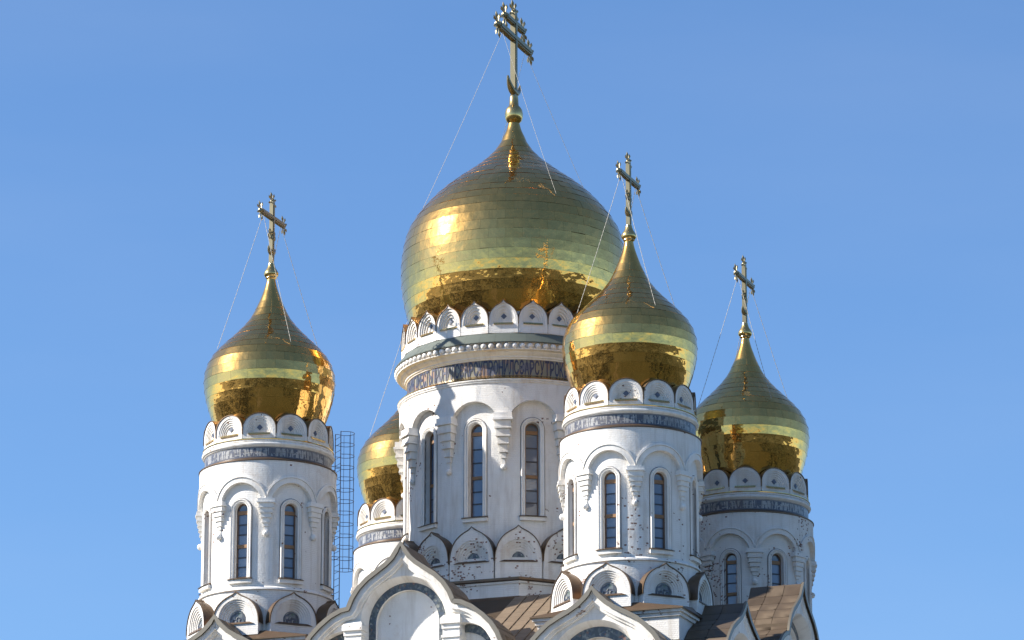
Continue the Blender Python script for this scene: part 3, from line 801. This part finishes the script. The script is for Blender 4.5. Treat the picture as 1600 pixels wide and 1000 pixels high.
    # dome
    prof = [(.09, 21.45), (.12, 21.34), (.173, 21.221), (.235, 21.082), (.34, 20.943), (.475, 20.809), (.635, 20.677), (.815, 20.538), (1.005, 20.400), (1.20, 20.230), (1.365, 20.060), (1.505, 19.891), (1.635, 19.690), (1.712, 19.489), (1.765, 19.215), (1.78, 18.95), (1.768, 18.70), (1.74, 18.50), (1.68, 18.24), (1.60, 18.02), (1.50, 17.8)]
    build_dome(T, prof, 25, 42, 21.16, 300)
    mb = MB(); mb.lathe([(.001, 21.91), (.068, 21.90), (.078, 21.75), (.10, 21.73), (.132, 21.68), (.146, 21.61), (.140, 21.54), (.118, 21.49), (.092, 21.465), (.08, 21.44)], 32)
    obj('orb', mb.mesh('great_orb', 'goldtrim', 50), T)
    cross_parts(T, 21.88, 23.32, .050, [(22.89, .72, .053), (23.15, .40, .046)], 21.98, .30)
    nn = (math.sin(PH0), -math.cos(PH0))
    for side in (1, -1):
        for d in (-1, 1):
            ph = PH0 + (0 if side > 0 else PI) + d * PI / 4
            chain(T, (nn[0] * .52 * side, nn[1] * .52 * side, 22.83), (math.sin(ph) * 1.565, -math.cos(ph) * 1.565, 19.85), .0038)
    # keel gables round the foot
    km = kok_meshes(kokoshnik(1.84, .352, 13.93, 14.475, 13.66, 5, .105, .10, 1.0, .20, deco='rosette', capw=.014), 'lower_great', 'worn')
    for k in range(16): place_kok(km, T, PH0 + k * PI / 8)
    mb = MB(); mb.lathe([(1.78, 14.0), (1.78, 13.5)], 64); obj('base_course', mb.mesh('great_base', 'worn'), T)
    # octagonal plinth
    o8 = lambda pr: (pr, 8, PH0 + PI / 8, PH0 + PI / 8 + 2 * PI)
    mb = MB(); mb.lathe(*o8([(1.75, 13.655), (2.03, 13.653), (2.05, 13.645), (2.05, 13.615), (1.98, 13.60), (1.9, 13.598)])); obj('plinth_ledge', mb.mesh('plinth_ledge', 'cap'), T)
    mb = MB(); mb.lathe(*o8([(2.0, 13.60), (2.0, 13.565), (1.975, 13.56), (1.975, 12.9)])); obj('plinth', mb.mesh('octagon_plinth', 'worn'), T)
    mb = MB(); mb.lathe(*o8([(1.976, 13.37), (2.03, 13.33), (2.05, 13.28), (2.0, 13.26)])); obj('flashing', mb.mesh('flashing', 'cap'), T)
    return T
central_tower()
E_ = 0

# ------------------------------------------------------------------ the body below: walls, gables, roofs
DF = 4.60
body = base_thing('cathedral_body', (0, 0), -Z0, 'white cathedral body with keel-shaped gables and brown metal roofs below the towers', 'church')
def rfr(k, f): return lambda u, w_, z: rotz(f(u, w_, z), PH0 + k * PI / 2)
# plain lower walls of the four sides, with pilasters and a plinth
for k in range(4):
    mb = MB(); fr = flat(DF)
    mb.grid([[(-4.45, -.02, z) for z in (-Z0, 11.3)], [(4.45, -.02, z) for z in (-Z0, 11.3)]], fr)
    obj('wall', mb.mesh('wall', 'white'), body, PH0 + k * PI / 2)
    for u in (-4.3, -1.62, 1.62, 4.3):
        mb = MB(); mb.box(u - .2, u + .2, -.02, .10, -Z0 + .5, 11.25, fr); obj('pilaster', mb.mesh('pilaster', 'white'), body, PH0 + k * PI / 2)
    mb = MB(); mb.box(-4.75, 4.75, -.1, .18, -Z0, -Z0 + .5, fr, 1, top=(0, .06)); obj('plinth', mb.mesh('wall_plinth', 'trim'), body, PH0 + k * PI / 2)
mb = MB(); q = 4.2
mb.add([rotz(p, PH0) for p in ((-q, -q, 11.5), (q, -q, 11.5), (q, q, 11.5), (-q, q, 11.5))], [(0, 1, 2, 3)]); obj('ceiling_deck', mb.mesh('deck', 'roofcore'), body)

# hipped roof round the central plinth, in separate sheets
KS, ZR, D0, D1 = .59, 13.36, 1.83, 4.35
zroof = lambda d: ZR - KS * (d - D0)
for k in range(4):
    mb = MB()
    mb.add([(-D0, -D0, zroof(D0) - .02), (D0, -D0, zroof(D0) - .02), (D1, -D1, zroof(D1) - .02), (-D1, -D1, zroof(D1) - .02)], [(0, 3, 2, 1)])
    slope = obj('roof', mb.mesh('roof_slope', 'roofcore'), body, PH0 + k * PI / 2)
    if k in (0, 1, 3):
        pw, pl = .20, .17
        nu, nd = int(2 * D1 / pw), int((D1 - D0) / pl)
        sheet = MB(); hw = pw / 2 - .004
        sheet.add([(-hw, -.001, .0), (hw, -.001, .0), (hw, -pl + .012, -KS * (pl - .012)), (-hw, -pl + .012, -KS * (pl - .012)),
                   (-hw, -pl + .012, -KS * (pl - .012) - .012), (hw, -pl + .012, -KS * (pl - .012) - .012),
                   (hw - .006, -.001, .016), (hw + .003, -.001, .016), (hw + .003, -pl + .012, -KS * (pl - .012) + .016), (hw - .006, -pl + .012, -KS * (pl - .012) + .016)],
                  [(0, 1, 2, 3), (3, 2, 5, 4), (6, 7, 8, 9), (9, 8, 2, 3) if 0 else (6, 9, 3, 0) if 0 else (7, 1, 2, 8), (9, 8, 2)])
        sm_ = sheet.mesh('roof_sheet', 'valley', 30)
        for j in range(nd):
            d = D0 + j * pl
            for i in range(nu):
                u = (i - nu / 2 + .5) * pw
                if abs(u) + pw / 2 > d: continue
                # sheets hidden under the vaults, towers or behind are left to the underlay
                if k == 0 and (abs(u) < .75 or u < -.0): continue
                if k == 3: continue
                if math.hypot(u - 2.9, d - 2.9) < .95 or math.hypot(u + 2.9, d - 2.9) < .95: continue
                if k == 1 and (d > 3.4 or u > 2): continue
                o = obj('roof_sheet', sm_, slope, 0, (u, -d, zroof(d)))

CEN = [(0, 13.60), (.05, 13.50), (.12, 13.40), (.22, 13.31), (.36, 13.215), (.51, 13.115), (.64, 12.99), (.735, 12.85), (.785, 12.73), (.80, 12.695),
       (.92, 12.675), (1.08, 12.60), (1.25, 12.47), (1.38, 12.34), (1.47, 12.20), (1.55, 12.0), (1.59, 11.75), (1.60, 11.3)]
LAT = [(0, 12.73), (.05, 12.65), (.1, 12.595), (.2, 12.505), (.35, 12.415), (.5, 12.34), (.65, 12.255), (.78, 12.145), (.9, 12.02), (.99, 11.88), (1.05, 11.7), (1.08, 11.3)]
def both(h): return [(-u, z) for u, z in h[::-1]] + h[1:]

def gable(k, u0, half, depth, trefoil, detail=True):
    fr0 = flat(DF)
    fr = lambda u, w_, z: fr0(u + u0, w_, z)
    ol = both(half); phi = PH0 + k * PI / 2
    V = .135 if k == 0 else .065          # reach of the verge
    rim = offset(ol, -.085); rim = [(u, max(z, 11.3)) for u, z in rim]
    rim2 = offset(ol, -.125); rim2 = [(u, max(z, 11.3)) for u, z in rim2]
    # openings
    if trefoil: zs, r0 = 12.50, .665
    else: zs, r0 = 11.60, .71
    A = lambda r: arch(r, 11.3, zs, 28)
    holes = [A(r0)]
    mb = MB()
    loft(mb, [(ol, -.05), (ol, V - .045), (rim, V - .045), (rim, (V - .045) * .6), (rim2, (V - .045) * .45), (rim2, 0)], fr)
    sides = []
    if trefoil:
        for sg in (-1, 1):
            cu, cz, rr = .90, 11.84, .58
            sides.append([(sg * cu, 11.3), (sg * cu, cz + rr)] + [(sg * (cu + rr * math.sin(a)), cz + rr * math.cos(a)) for a in [PI / 2 * i / 12 for i in range(1, 13)]] + [(sg * (cu + rr), 11.3)])
    bottom = [(u, z) for u, z in rim2]
    bottom[0] = (bottom[0][0], 11.28); bottom[-1] = (bottom[-1][0], 11.28)
    mb.poly([bottom, A(r0)] + sides, 0, fr)
    # splayed arch, mosaic seat, tympanum
    if trefoil: r1, r2, w1, w2 = .60, .49, -.17, -.23
    else: r1, r2, w1, w2 = .64, .49, -.15, -.21
    for q in range(1):
        loft(mb, [(A(r0), 0), (A(r0 - .012), -.02), (A(r1 + .015), w1 * .75), (A(r1), w1), (A(r1), w1 - .03)], fr)
        loft(mb, [(A(r2), w1), (A(r2), w2)], fr)
        mb.poly([A(r2)], w2, fr)
    for sd in sides:
        loft(mb, [(sd, 0), (sd, -.17)], fr); mb.poly([sd], -.17, fr)
    # back wall of the gable block
    face = obj('gable', mb.mesh('gable_face', 'clean', 28), body, phi)
    m2 = MB(); loft(m2, [(A(r1), w1), (A(r2), w1)], fr); me2 = m2.mesh('mosaic_band', 'arcmosaic')
    # unwrap the band along its length
    obj('mosaic_band', me2, face)
    if trefoil:
        for sd, sg in zip(sides, (-1, 1)):
            c2 = [(sg * (.90 + .58 * math.sin(a)), 11.84 + .58 * math.cos(a)) for a in [PI / 2 * i / 12 for i in range(13)]]
            c3 = [(sg * (.90 + .46 * math.sin(a)), 11.84 + .46 * math.cos(a)) for a in [PI / 2 * i / 12 for i in range(13)]]
            m3 = MB(); loft(m3, [(c2, -.165), (c2, -.14), (c3, -.14), (c3, -.165)], fr); obj('mosaic_band', m3.mesh('side_mosaic', 'arcmosaic'), face)
            m4 = MB(); f4 = fr
            x0, x1 = sorted((sg * .605, sg * .915))
            for z0, z1, p, tp in ((12.40, 12.475, .10, (0, 0)), (12.475, 12.53, .10, (.03, .06)), (12.33, 12.398, .07, (0, 0)), (12.24, 12.328, .05, (0, 0)), (12.20, 12.238, .08, (0, 0)), (12.12, 12.198, .06, (0, 0)), (11.3, 12.118, .04, (0, 0))):
                m4.box(x0 + (.1 - p) * .5, x1 - (.1 - p) * .5, -.20, p, z0, z1, f4, 1, top=tp)
            obj('capital', m4.mesh('capital', 'trim'), face)
    # metal edging and the vault behind, in sheets
    e1 = offset(ol, .055); e0 = offset(ol, .002)
    m5 = MB(); loft(m5, [(offset(ol, -.012), V), (e1, V), (e1, V - .037), (e0, V - .037), (e0, V - .035), (offset(ol, -.012), V - .035)], fr); obj('roof_edge', m5.mesh('roof_edge', 'edge'), face)
    m6 = MB(); c6 = offset(ol, .022); loft(m6, [(offset(ol, .002), V - .047), (c6, V - .047), (c6, -depth)], fr); m6.poly([[(u, max(z, 11.3)) for u, z in c6]], -depth, fr)
    vault = obj('vault_roof', m6.mesh('vault_roof', 'roofcore'), face)
    rs = resample(offset(ol, .030), 27 if trefoil else 19)
    rs2 = resample(offset(ol, .042), 27 if trefoil else 19)
    nd = max(2, int(depth / .26))
    for i in range(len(rs) - 1):
        if rs[i][1] < 11.75 and rs[i + 1][1] < 11.75: continue
        for j in range(nd):
            wf = V - .041; wa, wb = wf - (depth + wf) * j / nd, wf - (depth + wf) * (j + 1) / nd + .008
            (ua, za), (ub, zb_) = rs[i], rs[i + 1]
            k_ = .012
            p0 = (ua + (ub - ua) * k_, za + (zb_ - za) * k_); p1 = (ub - (ub - ua) * k_, zb_ - (zb_ - za) * k_)
            q0 = rs2[i]; q1 = rs2[i + 1]
            m7 = MB()
            P = [fr(p0[0], wa, p0[1]), fr(p1[0], wa, p1[1]), fr(p1[0], wb, p1[1]), fr(p0[0], wb, p0[1])]
            Q = [fr(q0[0], wa, q0[1]), fr(q0[0], wa - .012, q0[1]), fr(p0[0], wa - .012, p0[1])]
            m7.add(P + Q, [(0, 1, 2, 3), (0, 4, 5, 6)])
            obj('roof_sheet', m7.mesh('vault_sheet', 'roof', 30), vault)
    return face
for k in range(4):
    gable(k, 0.0, CEN, .78, True); gable(k, -2.92, LAT, .62, False); gable(k, 2.92, LAT, .62, False)

# square feet under the corner towers
for key, (sx, sy) in (('RF', (1, -1)), ('L', (-1, -1)), ('FR', (1, 1)), ('BL', (-1, 1))):
    cx, cy = 2.9 * sx, 2.9 * sy
    fr = lambda u, w_, z: rotz((u + cx, w_ + cy, z), PH0)
    a = 1.13
    mb = MB(); mb.box(-a + .06, a - .06, -a + .06, a - .06, 11.4, 12.42, fr); 
    mb.box(-a + .03, a - .03, -a + .03, a - .03, 12.42, 12.47, fr); mb.box(-a, a, -a, a, 12.472, 12.53, fr)
    ft = obj('tower_foot', mb.mesh('tower_foot', 'worn'), body)
    mb = MB(); ap = 1.06; b = a + .03
    sq = [(-b, -b), (b, -b), (b, b), (-b, b)]
    oc = [((ap / math.cos(PI / 8)) * math.sin(PI / 8 + PI / 4 * i), -(ap / math.cos(PI / 8)) * math.cos(PI / 8 + PI / 4 * i)) for i in range(8)]
    pts = [fr(x, y, 12.535) for x, y in sq] + [fr(x, y, 12.66) for x, y in oc] + [fr(x, y, 12.515) for x, y in sq]
    # corner triangles and side quads between square and octagon
    fs = []
    for x in range(8): pass
    best = lambda p: min(range(4), key=lambda q: (sq[q][0] - p[0]) ** 2 + (sq[q][1] - p[1]) ** 2)
    for i in range(8):
        i2 = (i + 1) % 8; c1, c2_ = best(oc[i]), best(oc[i2])
        fs.append((4 + i, 4 + i2, c1) if c1 == c2_ else (4 + i, 4 + i2, c2_, c1))
    fs += [(i, (i + 1) % 4, 12 + (i + 1) % 4, 12 + i) for i in range(4)]
    mb.add(pts, fs); obj('foot_roof', mb.mesh('foot_roof', 'cap', 15), ft)

# ------------------------------------------------------------------ caged ladder on the left tower
PL = R(114.67 - 20.33 + 20.33) ; lx, ly = C2['L']
zl0, zl1 = 13.30, 16.07
lad = base_thing('caged_ladder', (lx + math.sin(PL) * 1.14, ly - math.cos(PL) * 1.14), zl0, 'blue-grey steel ladder with hooped safety cage beside the leftmost tower', 'ladder')
fr = lambda u, w_, z: (u, -w_, z)
rr = .0058
for sg in (-1, 1):
    mb = MB(); mb.tube([fr(sg * .11, 0, zl0), fr(sg * .11, 0, zl1)], rr * 1.3, 6); obj('rail', mb.mesh('rail', 'steel'), lad, PL)
mb = MB(); mb.tube([fr(-.11, 0, 0), fr(.11, 0, 0)], rr * .7, 5); me = mb.mesh('rung', 'steel')
for i in range(26): obj('rung', me, lad, PL, (0, 0, zl0 + .06 + i * .105))
mb = MB(); mb.tube([fr(-.11, 0, 0)] + [fr(.132 * math.sin(a), .128 - .132 * math.cos(a), 0) for a in [R(-135) + R(270) * 0 + (R(45) - R(315)) * 0 + (-(PI - R(45)) + 2 * (PI - R(45)) * 0) for _ in range(0)]] + [fr(-.132 * math.sin(a), .128 - .132 * math.cos(a), 0) for a in [R(48) + R(264) * i / 18 for i in range(19)]] + [fr(.11, 0, 0)], rr * .85, 5)
me = mb.mesh('hoop', 'steel')
for i in range(13): obj('hoop', me, lad, PL, (0, 0, 13.93 + i * (zl1 - 13.93) / 12))
for a in (100, 140, 180, 220, 260):
    mb = MB(); x, y = -.132 * math.sin(R(a)), .128 - .132 * math.cos(R(a)); mb.tube([fr(x, y, 13.93), fr(x, y, zl1)], rr * .6, 5); obj('cage_bar', mb.mesh('cage_bar', 'steel'), lad, PL)
for z in (14.1, 15.15, 15.5):
    mb = MB(); mb.tube([fr(-.11, 0, z), fr(-.11, -.16, z)], rr, 5); ms_ = mb.mesh('stay', 'steel')
    obj('stay', ms_, lad, PL); mb = MB(); mb.tube([fr(.11, 0, z), fr(.11, -.16, z)], rr, 5); obj('stay', mb.mesh('stay', 'steel'), lad, PL)

# ------------------------------------------------------------------ woods round the site (seen only mirrored in the gold)
def icos():
    bm = bmesh.new(); bmesh.ops.create_icosphere(bm, subdivisions=1, radius=1)
    v = np.array([q.co[:] for q in bm.verts]); f = np.array([[q.index for q in t.verts] for t in bm.faces]); bm.free(); return v, f
iv, if_ = icos()
rng = np.random.default_rng(5)
VV, FF, off = [], [], 0
camy = -65.1 * S
for i in range(1500):
    a = rng.uniform(0, 2 * PI); d = 105 + 400 * rng.random() ** 1.4
    x, y = d * math.cos(a), d * math.sin(a)
    if y < 30 and y > camy - 60 and abs(x) < 85: continue
    H = rng.uniform(9, 17)
    for b in range(3):
        r = rng.uniform(2.2, 4.0); j = 1 + rng.normal(0, .16, (len(iv), 1))
        c = np.array([x + rng.normal(0, 1.6), y + rng.normal(0, 1.6), H * (.38 + .22 * b)])
        VV.append(iv * j * np.array([r, r, r * 1.15]) + c); FF.append(if_ + off); off += len(iv)
V = np.concatenate(VV); F = np.concatenate(FF)
me = bpy.data.meshes.new('woodland'); me.from_pydata(V.tolist(), [], F.tolist()); me.materials.append(M['leaf'])
wo = bpy.data.objects.new('woodland', me); COL.objects.link(wo)
tag(wo, 'belt of green trees round the cathedral grounds, mirrored in the gold domes', 'woodland', kind='stuff')
# everything that was laid out above the eye moves up by the eye height
for o in COL.objects:
    if o.parent is None and o.name.split('.')[0] in ('ground', 'bounce_forecourt', 'path'): o.location.z = 0
